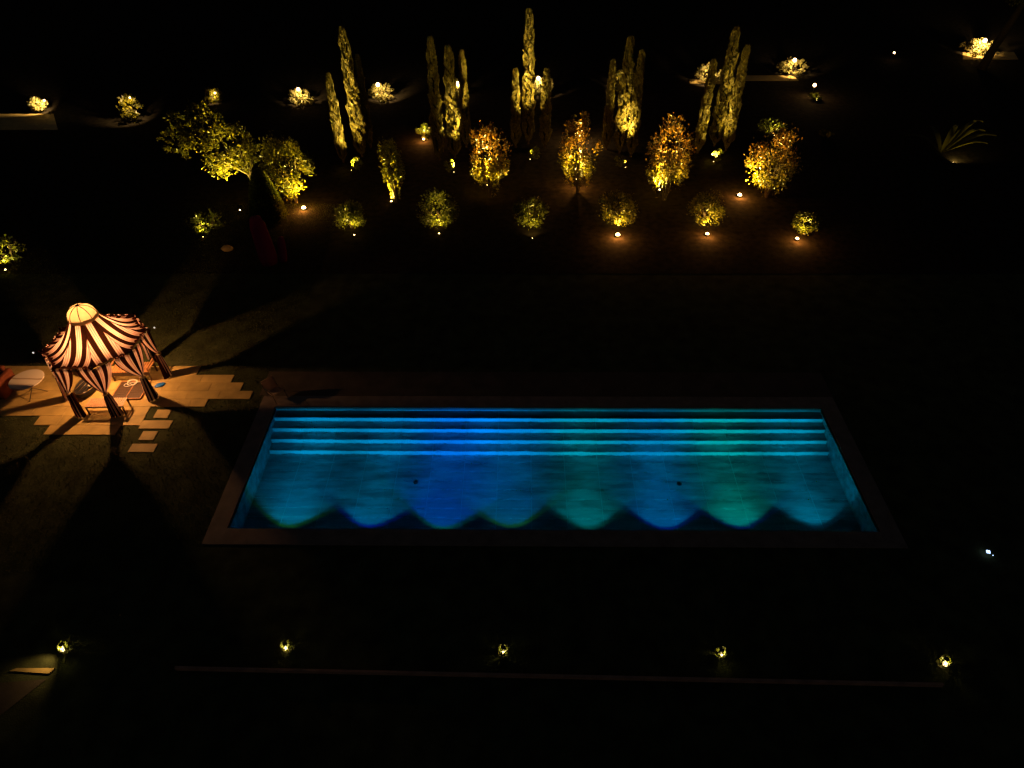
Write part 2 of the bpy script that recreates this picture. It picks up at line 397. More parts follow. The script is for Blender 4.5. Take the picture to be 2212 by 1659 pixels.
for u, m_, r_, p_, pr_, a_, n_ in (
    (588, TEAL, LIME, .8, .6, 'teal', 'nearest the left end'), (772, TEAL, DBLUE, .75, 1.5, 'blue-rimmed teal', 'second from the left end'),
    (938, BLUE, GREEN, 1.25, 1.0, 'strong blue', 'third from the left end'), (1108, CYAN, LIME, .9, .8, 'light blue', 'fourth from the left end'),
    (1280, (.0, .44, .50), GREEN, .75, .8, 'sea green', 'fourth from the right end'), (1452, CYAN, DBLUE, .8, 1.0, 'blue', 'third from the right end'),
    (1625, GREEN, DBLUE, .8, .6, 'green', 'second from the right end'), (1798, (.0, .36, .62), TEAL, .75, .6, 'dim blue', 'nearest the right end')):
    pool_light(G(u, yv).x, m_, r_, 1, p_, pr_, a_, n_)

# ---------------------------------------------------------------- patio
PX = lambda zx, zy: ((zx/3.16)/1.1573, (720+zy/3.16)/1.1573)     # enlarged crop of the photo -> 2212 px view
patio = empty('patio', (0, 0, 0)); tag(patio, kind='structure')
rowsY = [G(*PX(1600, y)).y for y in (617, 685, 745, 812, 875, 937)] + [G(*PX(700, y)).y for y in (1010, 1083, 1158)]
def gx(zx, zy): return G(*PX(zx, zy)).x
spans = [(-400, 1568), (-400, 1838), (-400, 1910), (-400, 1985), (-260, 1632), (-160, 1170), (290, 1130), (368, 930)]
spans = [(gx(a, y), gx(c, y)) for (a, c), y in zip(spans, (650, 715, 780, 845, 905, 970, 1045, 1120))]
bed = MB()
for r, (xa, xb) in enumerate(spans):
    ya, yb = rowsY[r+1], rowsY[r]
    bed.box(xa+.01, xb-.01, ya+.004, yb-.004, GZ-.1, -.012)
bed.build('mortar_bed', M['joint'], patio)
cache = {}
for r, (xa, xb) in enumerate(spans):
    ya, yb = rowsY[r+1], rowsY[r]; x = xb; 
    while x > xa+.05:
        lx = min(1.2 if random.random() < .75 else .6, x-xa)
        if x-lx-xa < .35: lx = x-xa
        key = (round(lx, 2), round(yb-ya, 2))
        if key not in cache: cache[key] = slab_mesh('slab', lx, yb-ya, .04, M['stone'], .003)
        obj('slab', cache[key], patio, loc=(x-lx/2, (ya+yb)/2, random.uniform(-.001, .001)))
        x -= lx
# stepping stones, each a thing
for (a, c, y0, y1, lab) in ((1220, 1345, 960, 1025, 'square stepping stone nearest the cabana paving'), (1105, 1355, 1045, 1110, 'long stepping stone, second from the cabana paving'),
                     (1105, 1235, 1130, 1200, 'small stepping stone, third from the cabana paving'), (1020, 1235, 1230, 1295, 'long stepping stone farthest from the cabana paving')):
    p0 = G(*PX(a-8, y1)); p1 = G(*PX(c, y0)); cx_ = (gx(a, (y0+y1)/2)+gx(c, (y0+y1)/2))/2; wx = gx(c, (y0+y1)/2)-gx(a, (y0+y1)/2)-.05
    b = MB(); b.box(-wx/2, wx/2, -(p1.y-p0.y)/2, (p1.y-p0.y)/2, -.05, 0)
    o = b.build('stepping_stone', M['stone'], bevel=.01); o.location = (cx_, (p0.y+p1.y)/2, 0)
    tag(o, 'pale '+lab, 'stepping stone', 'stepping stones in the lawn')
# strip of paving behind the pool
b = MB(); ya = Y1+CW+.02; yb = G(1000, 803).y
b.box(spans[3][1]+.3, X1+.6, ya, yb, GZ-.1, GZ+.02); tag(b.build('path', M['path']), kind='structure')

# ---------------------------------------------------------------- cabana
CC = Vector((-14.72, 19.12, 0)); c1 = G(149, 864.6); c2 = G(359.5, 816)
PR, ER = 1.55, 1.74; A0 = math.radians(20.5)
pts_post = [G(149, 864.6), G(186, 896), G(249, 899.6), G(326, 864.5), G(359.5, 816)]
# least squares centre of the octagon through the five visible post feet
A = np.array([[2*p.x, 2*p.y, 1] for p in pts_post]); bb = np.array([p.x**2+p.y**2 for p in pts_post])
sol = np.linalg.lstsq(A, bb, rcond=None)[0]; CC = Vector((sol[0], sol[1], 0)); PR = math.sqrt(sol[2]+sol[0]**2+sol[1]**2)
A0 = float(np.mean([math.atan2(p.y-CC.y, p.x-CC.x) % (PI/4) for p in pts_post]))
print('cabana', CC, PR, math.degrees(A0))
cab = empty('cabana', CC); tag(cab, 'eight-sided garden cabana with glowing striped canopy and tied curtains beside the pool', 'cabana')
ZE, ZR, ZT = 2.2, 3.22, 3.70
RR = .45
def rib(t):
    r = RR+(ER-RR)*(t**1.0); zz = ZE+(ZR-ZE)*((1-t)**2.1)
    return r, zz
NT, NS = 26, 28
for k in range(8):
    a, c = A0+k*PI/4, A0+(k+1)*PI/4
    P = np.zeros((NT, NS, 3)); UV = np.zeros((NT, NS, 2))
    for i in range(NT):
        t = i/(NT-1); r, zz = rib(t)
        pa = np.array((r*math.cos(a), r*math.sin(a))); pc = np.array((r*math.cos(c), r*math.sin(c))); L = np.linalg.norm(pc-pa)
        mid = (pa+pc)/2; nrm = mid/np.linalg.norm(mid)
        for j in range(NS):
            s = j/(NS-1); q = pa+(pc-pa)*s; e = 4*s*(1-s)
            xloc = (s-.5)*L
            pleat = .006*math.cos(xloc*2*PI/.185)*t
            q = q*(1+.07*(1-e)**5*t**4) - nrm*(.09*e*t**3) + nrm*pleat*.6
            zz2 = zz - .05*e*math.sin(PI*min(1, t*1.1))*.8 + pleat + .05*(1-e)**3*t**6
            P[i, j] = (q[0], q[1], zz2); UV[i, j] = (xloc, (1-t)*1.65)
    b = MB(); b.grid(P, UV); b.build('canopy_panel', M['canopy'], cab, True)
    # valance under the eave
    P = np.zeros((5, NS, 3)); UV = np.zeros((5, NS, 2)); r, zz = rib(1.0)
    b = MB()
    for i in range(5):
        for j in range(NS):
            s = j/(NS-1); q = np.array((r*math.cos(a), r*math.sin(a)))*(1-s)+np.array((r*math.cos(c), r*math.sin(c)))*s
            e = 4*s*(1-s); m_ = np.array((math.cos((a+c)/2), math.sin((a+c)/2))); q = q*(1+.07*(1-e)**5)-m_*.09*e - m_*.03*i/4
            P[i, j] = (q[0]*.985, q[1]*.985, zz+.03*(1-e)**3-.045-(.06+.012*math.cos(s*2*PI*8))*i/4)
    b.grid(P, UV); b.build('valance', M['brown_fabric'], cab, True)
    b = MB(); b.tube([(rib(t)[0]*math.cos(a)*1.004, rib(t)[0]*math.sin(a)*1.004, rib(t)[1]+.012) for t in np.linspace(0, 1, 14)], .009, 6)
    b.build('seam_cord', M['brown_fabric'], cab)
    # dome rib
    b = MB(); b.tube([(RR*1.03*math.cos(f)*math.cos(a), RR*1.03*math.cos(f)*math.sin(a), ZR+.07+(ZT-ZR-.07)*math.sin(f)+.004) for f in np.linspace(0, PI/2*.97, 10)], .013, 6)
    b.build('dome_rib', M['brown_fabric'], cab)
    # post
    b = MB(); px, py = PR*math.cos(a), PR*math.sin(a)
    b.tube([(px, py, 0), (px, py, 2.28)], .028, 10); b.tube([(px, py, 2.26), (ER*math.cos(a), ER*math.sin(a), 2.19)], .014, 6)
    b.build('post', M['dark_wood'], cab)
# rim ball finials at two corners, given a weak glow of their own
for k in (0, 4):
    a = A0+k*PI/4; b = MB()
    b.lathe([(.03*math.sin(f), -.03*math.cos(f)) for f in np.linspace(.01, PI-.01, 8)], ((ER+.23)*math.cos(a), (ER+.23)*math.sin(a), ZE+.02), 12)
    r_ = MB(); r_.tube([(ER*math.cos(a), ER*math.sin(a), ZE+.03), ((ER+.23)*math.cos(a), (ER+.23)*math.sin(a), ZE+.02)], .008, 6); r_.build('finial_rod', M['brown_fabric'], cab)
    b.build('finial', emit('glowing_white_finial', (1, .9, .75), .8), cab, True)
b = MB(); b.lathe([(RR*1.02*math.cos(f), ZR+.07+(ZT-ZR-.07)*math.sin(f)) for f in np.linspace(0, PI/2*.99, 12)], n=48); b.build('dome', M['dome'], cab, True)
b = MB(); b.lathe([(RR*1.06, ZR-.03), (RR*1.09, ZR), (RR*1.07, ZR+.035), (RR*1.09, ZR+.05), (RR*1.05, ZR+.085), (RR*1.01, ZR+.08)], n=48); b.build('dome_band', M['dome'], cab, True)
b = MB(); b.lathe([(.06, ZT-.01), (.045, ZT+.03), (.001, ZT+.05)], n=16); b.build('dome_cap', M['brown_fabric'], cab, True)

ZTIE = 1.08
def curtain(k):
    a = A0+k*PI/4; P0 = np.array((PR*math.cos(a), PR*math.sin(a)))
    side = 2*PR*math.sin(PI/8)
    nb = [np.array((PR*math.cos(a+d*PI/4), PR*math.sin(a+d*PI/4)))-P0 for d in (-1, 1)]
    nb = [q/np.linalg.norm(q) for q in nb]; out = P0/np.linalg.norm(P0)
    tan = np.array((-out[1], out[0]))
    NV, NU = 40, 64; P = np.zeros((NV, NU, 3)); UV = np.zeros((NV, NU, 2))
    rs = random.Random(k*7+3); ph = [rs.uniform(0, 6) for _ in range(4)]
    full = side*rs.uniform(.46, .50)
    for i in range(NV):
        t = i/(NV-1); zz = 2.18*(1-t)
        tt = (2.18-zz)/(2.18-ZTIE)
        for j in range(NU):
            s = -1+2*j/(NU-1)
            if zz >= ZTIE:
                wdt = max(.06, full*(1-tt**1.7)**.9); amp = .035*(1-.55*tt)
            else:
                f = (ZTIE-zz)/ZTIE; wdt = .06+.16*f**.6; amp = .05+.03*f
            fold = amp*(math.sin(s*PI*7.5+ph[0]+.5*math.sin(t*4+ph[1]))+.35*math.sin(s*PI*14+ph[2]))
            dirv = nb[0] if s < 0 else nb[1]
            q = P0 + out*(.05+fold)
            if zz >= ZTIE: q = q + dirv*abs(s)*wdt*(1-tt*.3) + tan*s*wdt*tt*.3
            else: q = q + tan*s*wdt - out*.10*abs(s)**2
            if zz < ZTIE: q = q + out*.05*math.sin(PI*f*.5)
            P[i, j] = (q[0], q[1], max(.012, zz+ (0.03*math.sin(s*5+ph[3]) if t > .97 else 0))); UV[i, j] = (s*.52+ph[0], zz)
    it = int(round((2.18-ZTIE)/2.18*(NV-1)))
    b = MB(); b.grid(P[:it+1], UV[:it+1]); c = b.build('curtain', M['curtain'], cab, True)
    b = MB(); b.grid(P[it:], UV[it:]); b.build('curtain_tail', M['curtain_tail'], c, True)
    b = MB(); b.tube([(P0[0]+out[0]*.06+.075*math.cos(f), P0[1]+out[1]*.06+.075*math.sin(f), ZTIE) for f in np.linspace(0, 2*PI, 13)], .022, 6, False)
    b.build('tie_band', M['dome'], c, True)
for k in range(8): curtain(k)

# hanging lantern inside (its light makes the tent glow)
lan = empty('hanging_lantern', (CC.x, CC.y, 2.06)); tag(lan, 'warm glass lantern hanging in the middle of the striped cabana', 'lantern')
b = MB(); b.tube([(0, 0, .18), (0, 0, 1.55)], .006, 6); b.lathe([(.001, .17), (.015, .15), (.03, .11), (.03, .10)], n=16); b.build('cap', M['metal'], lan)
b = MB(); b.lathe([(.03*math.sin(f), .05-.04*math.cos(f)) for f in np.linspace(.01, PI-.01, 10)], n=16); bulb = b.build('bulb', emit('lantern_bulb', (1, .56, .26), 60), lan, True)
pd = bpy.data.lights.new('light', 'POINT'); pd.energy = 620; pd.color = (1.0, .45, .16); pd.shadow_soft_size = .065
po = bpy.data.objects.new('light', pd); COL.objects.link(po); po.parent = lan; po.location = (0, 0, .03); lan.location.z = 2.05

# ---- cabana furniture
def slat_bench(name, loc, rz, L, W, H, ns, wood, frame_m, label, cat, apron=0):
    t = empty(name, loc, rz); tag(t, label, cat)
    b = MB(); sw = L/ns
    sm = MB(); sm.box(-sw*.36, sw*.36, -W/2, W/2, 0, .02); sm = sm.mesh('slat', wood)
    for i in range(ns): obj('slat', sm, t, loc=(-L/2+(i+.5)*sw, 0, H-.02))
    for y in (-W/2+.02, W/2-.02):
        b = MB(); b.box(-L/2, L/2, y-.02, y+.02, H-.07-apron, H-.023); b.build('rail', frame_m, t)
    for x in (-L/2+.03, L/2-.03):
        for y in (-W/2+.02, W/2-.02):
            b = MB(); b.box(x-.022, x+.022, y-.022, y+.022, 0, H-.072-apron); b.build('leg', frame_m, t)
    return t
Z2 = lambda x, y: ((80+x/5.183)/1.1573, (740+y/5.183)/1.1573)
p = G(*Z2(960, 1375), .42)
slat_bench('slatted_bench', (p.x, p.y, 0), .03, 1.35, .46, .42, 17, M['wood_pale'], M['dark_wood'], 'slatted wooden bench at the front opening of the cabana', 'bench')
p = G(*Z2(1290, 860), .45)
db = slat_bench('slatted_daybed', (p.x+.14, p.y-.28, 0), .03, 1.45, .6, .45, 15, M['wood'], M['dark_wood'], 'orange slatted wooden daybed at the back of the cabana', 'daybed', .12)
for sx in (-.72, .72):
    b = MB(); b.box(sx-.02, sx+.02, -.3, .3, .58, .62); b.box(sx-.02, sx+.02, -.3, -.26, .45, .58); b.box(sx-.02, sx+.02, .26, .3, .45, .58); b.build('armrest', M['wood'], db)
# low dark slatted deck panel, two halves, with chamfered corner
q0, q1, q2, q3 = [G(*Z2(*c), .06) for c in ((1080, 1310), (1390, 1335), (1450, 1120), (1190, 1100))]
cx_, cy_ = (q0.x+q1.x+q2.x+q3.x)/4, (q0.y+q1.y+q2.y+q3.y)/4
ft = empty('low_table', (cx_, cy_, 0), .02); tag(ft, 'low dark slatted table with a pale middle strip on the cabana floor', 'table')
for i in range(9):
    for sx in (-1, 1):
        b = MB(); b.box(min(sx*.02, sx*.52), max(sx*.02, sx*.52), -.45+i*.1, -.45+i*.1+.09, .04, .06); b.build('slat', M['dark_wood'], ft)
b = MB()
for x0, x1, y0, y1 in ((-.56, .56, -.5, -.46), (-.56, .56, .46, .5), (-.56, -.525, -.46, .46), (.525, .56, -.46, .46), (-.015, .015, -.46, .46)): b.box(x0, x1, y0, y1, .02, .066)
b.build('frame', M['wood'], ft)
for sx in (-.5, .5):
    for sy in (-.44, .44):
        b = MB(); b.box(sx-.03, sx+.03, sy-.03, sy+.03, 0, .02); b.build('foot', M['dark_wood'], ft)
# coiled white cable
p = G(*Z2(1300, 1125), .08); b = MB()
pts = []
for i in range(110):
    f = i*.32; r = .17+.012*math.sin(i*.9); pts.append((r*math.cos(f)*1.0, r*math.sin(f)*.95, .012+.0003*i+.004*math.sin(i*1.7)))
pts += [(.25, .05, .02), (.42, .12, .01), (.55, .06, -.03), (.62, -.04, -.055)]
b.tube(pts, .012, 6); b.tube([(-.12-.14*math.cos(f), -.12+.09*math.sin(f), .012) for f in np.linspace(0, 2*PI, 18)], .011, 6)
o = b.build('cable_coil', M['rope'], None, True); o.location = (p.x, p.y, .068); tag(o, 'coil of white cable lying on the low dark table', 'cable')
# oval black basket with things in it
p = G(*Z2(715, 1165), .2); t = empty('storage_basket', (p.x, p.y, 0), .0); tag(t, 'oval black wire basket on the cabana floor behind the bench', 'basket')
b = MB(); b.lathe([(.001, .02), (.32, .02), (.37, .08), (.40, .30), (.385, .30), (.355, .09), (.001, .04)], n=32, sx=.86, sy=1.55); b.build('shell', M['black'], t, True)
b = MB(); b.tube([(.34*math.cos(f), .61*math.sin(f), .31) for f in np.linspace(0, 2*PI, 33)], .012, 6, False); b.build('rim', M['brass'], t, True)
for i in range(3):
    b = MB(); b.tube([(-.26+.2*i, -.42, .31), (-.16+.18*i, 0, .335), (-.05+.12*i, .5, .31)], .008, 6); b.build('handle', M['brass'], t, True)
for (dx, dy, r, l_) in ((-.0, .12, .065, 'small pale ball in the upper half of the black basket'), (.06, -.34, .085, 'larger pale ball in the lower half of the black basket')):
    b = MB(); b.lathe([(r*math.sin(f), -r*math.cos(f)*.7) for f in np.linspace(.01, PI-.01, 10)], n=16)
    o = b.build('ball', M['rope'], None, True); o.location = (p.x+dx, p.y+dy, .12); tag(o, l_, 'ball')
# blue pool float
p = G(*Z2(1655, 1145), .05); b = MB()
vs = [(.24*math.cos(f)*(1+.15*math.cos(2*f)), .15*math.sin(f)) for f in np.linspace(0, 2*PI, 24, endpoint=False)]
b.lathe([(.001, 0), (.2, .0), (.24, .03), (.2, .06), (.001, .05)], n=28, sx=1.05, sy=.62)
t = empty('swim_float', (p.x, p.y, 0), .55); t.scale = (.8, .8, .8); tag(t, 'blue oval swim float with white strap on the paving right of the cabana', 'swim float')
b.build('pad', M['blue'], t, True); b = MB(); b.tube([(-.24, .03, .05), (-.34, .08, .03), (-.42, .02, .01), (-.36, -.06, .02), (-.24, -.04, .05)], .012, 6); b.build('strap', M['rope'], t, True)

# round table
p = G(57, 820, .74); t = empty('round_table', (p.x, p.y, 0)); tag(t, 'round pale veined table on thin crossed metal legs left of the cabana', 'table')
b = MB(); b.lathe([(.001, .71), (.55, .71), (.585, .725), (.585, .74), (.57, .75), (.001, .75)], n=56); o = b.build('tabletop', M['marble'], t); 
for k in range(3):
    f = k*2*PI/3+.5; b = MB(); b.tube([(.40*math.cos(f), .40*math.sin(f), 0), (-.03*math.cos(f), -.03*math.sin(f), .36), (-.32*math.cos(f), -.32*math.sin(f), .708)], .014, 8); b.build('leg', M['metal'], t)
# terracotta lounge seat cut by the left edge
p = G(-30, 870, 0); t = empty('lounge_sofa', (p.x-.35, p.y+.55, 0), .0); tag(t, 'terracotta outdoor sofa cut off by the left edge of the photo', 'sofa')
b = MB(); b.box(-.9, .9, -.45, .45, .05, .30); b.build('base', M['dark_wood'], t, bevel=.02)
b = MB(); b.box(-.9, .9, -.45, .32, .303, .45); b.build('seat_cushion', M['cushion'], t, bevel=.05)
b = MB(); b.box(-.9, .9, .325, .5, .1, .95); b.build('backrest', M['cushion'], t, bevel=.05)
b = MB(); b.box(.903, 1.08, -.45, .5, .05, .82); b.build('armrest', M['cushion'], t, bevel=.05)

# sling chair at the pool corner
p = G(590, 862); t = empty('sling_chair', (p.x+.1, p.y+.15, 0), math.radians(-130)); t.scale = (.86, .86, .62); tag(t, 'low black metal chair with pale sling back at the far left pool corner', 'chair')
for sx in (-.28, .28):
    b = MB(); b.tube([(sx, .38, .0), (sx, .30, .25), (sx, .26, .42), (sx, -.22, .36), (sx, -.36, .62), (sx, -.48, .95)], .014, 8); b.build('side_frame', M['metal'], t, True)
    b = MB(); b.tube([(sx, -.32, 0), (sx, -.20, .36)], .014, 8); b.build('leg', M['metal'], t)
    b = MB(); b.tube([(sx, -.34, .60), (sx, .0, .62), (sx, .28, .58), (sx, .28, .40)], .014, 8); b.build('armrest', M['metal'], t, True)
b = MB(); P = [[(x, -.26+.5*s, .37+.06*s-.03*math.sin(s*PI)) for x in (-.27, 0, .27)] for s in np.linspace(0, 1, 6)]; b.grid(P); o = b.build('seat', M['frame_white'], t, True)
m_ = o.modifiers.new('thick', 'SOLIDIFY'); m_.thickness = .012
b = MB(); P = [[(x, -.24-.25*s, .40+.56*s) for x in (-.27, 0, .27)] for s in np.linspace(0, 1, 6)]; b.grid(P); o = b.build('backrest', M['frame_white'], t, True)
m_ = o.modifiers.new('thick', 'SOLIDIFY'); m_.thickness = .02
b = MB(); b.tube([(-.27, -.49, .97), (.27, -.49, .97)], .035, 8); b.build('head_roll', M['frame_white'], t, True)

# ---------------------------------------------------------------- foliage
def leaf_mesh(name, pos, nrm, size, m, aspect=1.9):
    n = len(pos); pos = np.asarray(pos); nrm = nrm/np.linalg.norm(nrm, axis=1, keepdims=True)
    a = np.cross(nrm, rng.normal(size=(n, 3))); a /= np.linalg.norm(a, axis=1, keepdims=True)+1e-9
    ln = nrm; s = np.asarray(size)[:, None]
    side = a*s/aspect
    nn = np.cross(ln, a)*s*.15
    V = np.stack([pos-ln*s, pos+side+nn, pos+ln*s, pos-side+nn], 1).reshape(-1, 3)
    me = bpy.data.meshes.new(name); me.vertices.add(4*n); me.vertices.foreach_set('co', V.astype(np.float32).ravel())
    me.loops.add(4*n); me.loops.foreach_set('vertex_index', np.arange(4*n, dtype=np.int32))
    me.polygons.add(n); me.polygons.foreach_set('loop_start', np.arange(0, 4*n, 4, dtype=np.int32))
    me.update(calc_edges=True); me.materials.append(m); return me

def clumps_in(n, c, r, nc=26, tight=.20, shell=.55):
    """leaf positions gathered in clumps through an ellipsoid, gaps between"""
    d = rng.normal(size=(nc, 3)); d /= np.linalg.norm(d, axis=1, keepdims=True)
    cc = d*(shell+(1-shell)*rng.random((nc, 1)))**.8
    k = rng.integers(0, nc, n); wgt = rng.random(nc)*.8+.5
    p = cc[k]*.9+rng.normal(size=(n, 3))*tight*wgt[k][:, None]
    l = np.linalg.norm(p, axis=1); p[l > 1.12] *= (1.1/l[l > 1.12])[:, None]
    return p*np.asarray(r)+np.asarray(c), p

def shrub(name, base, h, rad, n, leafsize, m, label, cat='shrub', group=None, stems=6, low=.08, seed=0, nc=30, shape='vase', tight=.2, hollow=0):
    t = empty(name, (base.x, base.y, GZ)); tag(t, label, cat, group)
    c = (0, 0, h*(.5+low/2)); r = (rad, rad, h*(.5-low/2))
    P, U = clumps_in(n, c, r, nc, tight)
    if shape == 'vase':
        f = np.clip((P[:, 2]/h), 0, 1); sc = .72+.34*np.sin(np.clip(f, 0, 1)*PI*.75); P[:, 0] *= sc; P[:, 1] *= sc
    P[:, 2] = np.maximum(P[:, 2], .04)
    if hollow:       # open centre low down, between the stems
        rad_ = np.hypot(P[:, 0], P[:, 1]); gap = hollow*np.clip(1.6-P[:, 2]/2.4, 0, 1)
        k_ = (rad_ > gap) & ~((P[:, 2] < 1.5) & (P[:, 1] < -.1) & (rng.random(n) < .6)); P = P[k_]; U = U[k_]; n = len(P)
    N = U+rng.normal(size=U.shape)*.7; N[:, 2] += .25
    obj('foliage', leaf_mesh('foliage', P, N, leafsize*(.6+.8*rng.random(n)), m), t)
    b = MB(); rs = random.Random(seed)
    for i in range(stems):
        f = rs.uniform(0, 2*PI); rr = rad*rs.uniform(.3, .75); top = h*rs.uniform(.55, .85)
        p0 = (.06*math.cos(f), .06*math.sin(f), 0)
        p1 = (rr*.35*math.cos(f+.2), rr*.35*math.sin(f+.2), top*.4); p2 = (rr*.7*math.cos(f), rr*.7*math.sin(f), top*.75); p3 = (rr*math.cos(f-.2), rr*math.sin(f-.2), top)
        s_ = .012+.006*h/2
        b.tube([p0, p1, p2, p3], [s_, s_*.8, s_*.55, s_*.2], 6)
        for q in range(2):
            g_ = f+rs.uniform(-1, 1); b.tube([p1 if q else p2, ((p2[0]+rr*.5*math.cos(g_)), (p2[1]+rr*.5*math.sin(g_)), top*rs.uniform(.7, 1))], [s_*.5, s_*.15], 5)
    b.build('stems', M['bark'], t)
    return t

def cypress(base, h, r, label, n=11000):
    t = empty('cypress_tree', (base.x, base.y, GZ)); tag(t, label, 'cypress', 'slim cypresses planted in clumps of three behind the shrubs')
    f = rng.random(n)**.9; prof = lambda q: np.clip(np.minimum(1, (q/.10)**.5)*np.clip(1-q, 0, 1)**.28*1.08, 0.02, 1)
    a = rng.random(n)*2*PI
    wob = 1+.15*np.sin(a*3+f*22+base.x*3)+.13*np.sin(a*2-f*37+base.x)
    rr = r*prof(f)*wob*(.86+.18*rng.random(n))
    P = np.stack([rr*np.cos(a), rr*np.sin(a), .25+f*(h-.25)], 1)
    # sprays gathered in upright tongues: leave gaps
    keep = (np.sin(a*5+f*60+3*np.sin(f*25))+rng.normal(size=n)*.3) > .0
    P = P[keep]; a = a[keep]; m_ = len(P)
    N = np.stack([np.cos(a)*.35, np.sin(a)*.35, np.ones(m_)], 1)+rng.normal(size=(m_, 3))*.22
    obj('foliage', leaf_mesh('foliage', P, N, .115*(.6+.9*rng.random(m_)), M['leaf_cypress'], 3.0), t)
    b = MB(); b.lathe([(max(.02, float(r*.62*prof(np.float64(q)))), .25+q*(h-.25)) for q in np.linspace(0, 1, 18)], n=14); b.build('core', M['core'], t, True)  # solid core added to keep light from shining through the tree
    b = MB(); b.tube([(0, 0, 0), (0, 0, .5)], .07, 8); b.build('trunk', M['bark'], t)
    return t

def uplight(p, target, power, label, color=(1.0, .62, .14), angle=110, glass=.06, group='garden uplights', bulb_on=True, z=.10, hgt=None):
    t = empty('garden_spotlight', (p.x, p.y, GZ)); tag(t, label, 'garden light', group)
    d = (Vector(target)-Vector((p.x, p.y, z))); d.normalize()
    q = d.to_track_quat('Z', 'Y')
    b = MB(); b.tube([(0, 0, 0), (0, 0, z-.03)], .012, 8); b.build('stake', M['metal'], t)
    b = MB(); b.lathe([(.001, -.06), (glass*.8, -.055), (glass*1.1, -.02), (glass*1.12, .012), (glass*1.0, .012)], (0, 0, z), n=18); b.build('housing', M['metal'], t, True)
    b = MB(); b.lathe([(glass*math.sin(f), z+glass*math.cos(f)*.9) for f in np.linspace(.02, PI*.62, 9)], n=18); b.build('lens', M['bulb'], t, True)
    L = Vector((0, 0, z+glass))+d*(glass+.04)
    spot(t, L, L+d, power, color, angle, .7, .04, 'light', .06)
    if glass >= .07:
        pl = bpy.data.lights.new('light', 'POINT'); pl.energy = glass*900; pl.color = (1, .38, .07); pl.shadow_soft_size = .05
        o = bpy.data.objects.new('light', pl); COL.objects.link(o); o.parent = t; o.location = (0, -glass-.08, z+.22)
    return t

ordn = ['first', 'second', 'third', 'fourth', 'fifth', 'sixth', 'seventh']
# low round bushes in the front row, each with its own light
low = [(760, 500, 66, 'leaf_green'), (947, 495, 84, 'leaf_green'), (1148, 497, 72, 'leaf_green'), (1332, 492, 80, 'leaf_olive'), (1522, 492, 78, 'leaf_olive'), (1735, 510, 52, 'leaf_green')]
for i, (u, v, wd, lm) in enumerate(low):
    p = G(u, v-9); s_ = (974.8+.75*(v-829.5))/17; r = wd/s_/2
    shrub('round_bush', p, r*1.85, r*1.05, 3000, .055, M[lm], f'low round bush in the front row, {ordn[i]} from the left', 'bush', 'low round bushes in the front row', 5, .02, i, 34, 'ball', .15)
lowlight = [(768, 505, 270), (950, 502, 280), (1150, 512, 170), (1333, 505, 420), (1525, 503, 400), (1718, 513, 230)]
for i, (u, v, pw) in enumerate(lowlight):
    p = G(u, v); q = G(low[i][0], low[i][1]-9)
    uplight(p+Vector((0, -.25, 0)), (q.x, q.y, 1.0), pw, f'small spotlight at the foot of the front row round bush, {ordn[i]} from the left', (1, .64, .16), 130, (.035, .035, .02, .11, .085, .08)[i])

# tall shrubs
tall = [(855, 437, 283, 54, 'leaf_olive'), (1057, 425, 258, 98, 'leaf_amber_lit'), (1247, 415, 243, 92, 'leaf_amber_lit'), (1435, 432, 250, 100, 'leaf_amber_lit'), (1655, 425, 272, 122, 'leaf_amber_lit'), (640, 437, 285, 112, 'leaf_olive')]
def height(base, u, v):
    d = CAM_R @ Vector((u-CX, -(v-CY), -FPX)); return CAM_H+d.z*(base.y/d.y)
TL = {}
for i, (u, v, vt, wd, lm) in enumerate(tall):
    p = G(u, v); s_ = (974.8+.75*(v-829.5))/17; h = height(p, u, vt); r = wd/s_/2
    where = ['narrow tall shrub, the slimmest, left of the wide tall shrubs', 'tall rounded shrub, first of the four wide ones', 'tall shrub with an orange top, second of the four wide ones', 'tall oval shrub, third of the four wide ones', 'broad tall shrub at the right end of the row', 'tall yellow-lit shrub beside the spreading tree on the left'][i]
    shrub('tall_shrub', p, h*1.0, r*.92, 4200 if i else 2300, .072, M[lm], where, 'shrub', 'tall uplit shrubs in the middle row', 11, .03, 20+i, 52 if i else 30, 'vase', .13, .5 if i in (1, 2, 3) else .2)
tl = [(850, 440, 2200, .0), (1057, 418, 3000, .0), (1250, 405, 3400, .09), (1428, 428, 3000, .0), (1590, 411, 4600, .115), (664, 438, 3600, .115)]
for i, (u, v, pw, gl) in enumerate(tl):
    p = G(u, v); q = G(tall[i][0], tall[i][1])
    uplight(p+(Vector((0, -.75, 0)) if i > 3 else Vector((-.12, .12, 0))), (q.x, q.y-(.15 if i > 3 else .0), 4.4), pw*(.7, 1.15, 1.1, 1.35, .7, .55)[i], ['spotlight under the narrow tall shrub', 'spotlight under the first wide tall shrub', 'spotlight under the orange-topped tall shrub', 'spotlight under the third wide tall shrub', 'bright spotlight left of the broad right-hand shrub', 'bright spotlight under the yellow-lit shrub by the spreading tree'][i],
            (1, .66, .12) if i not in (0, 5) else (1, .72, .10), 140, gl or .05, z=.45 if i in (1, 2, 3) else .1)

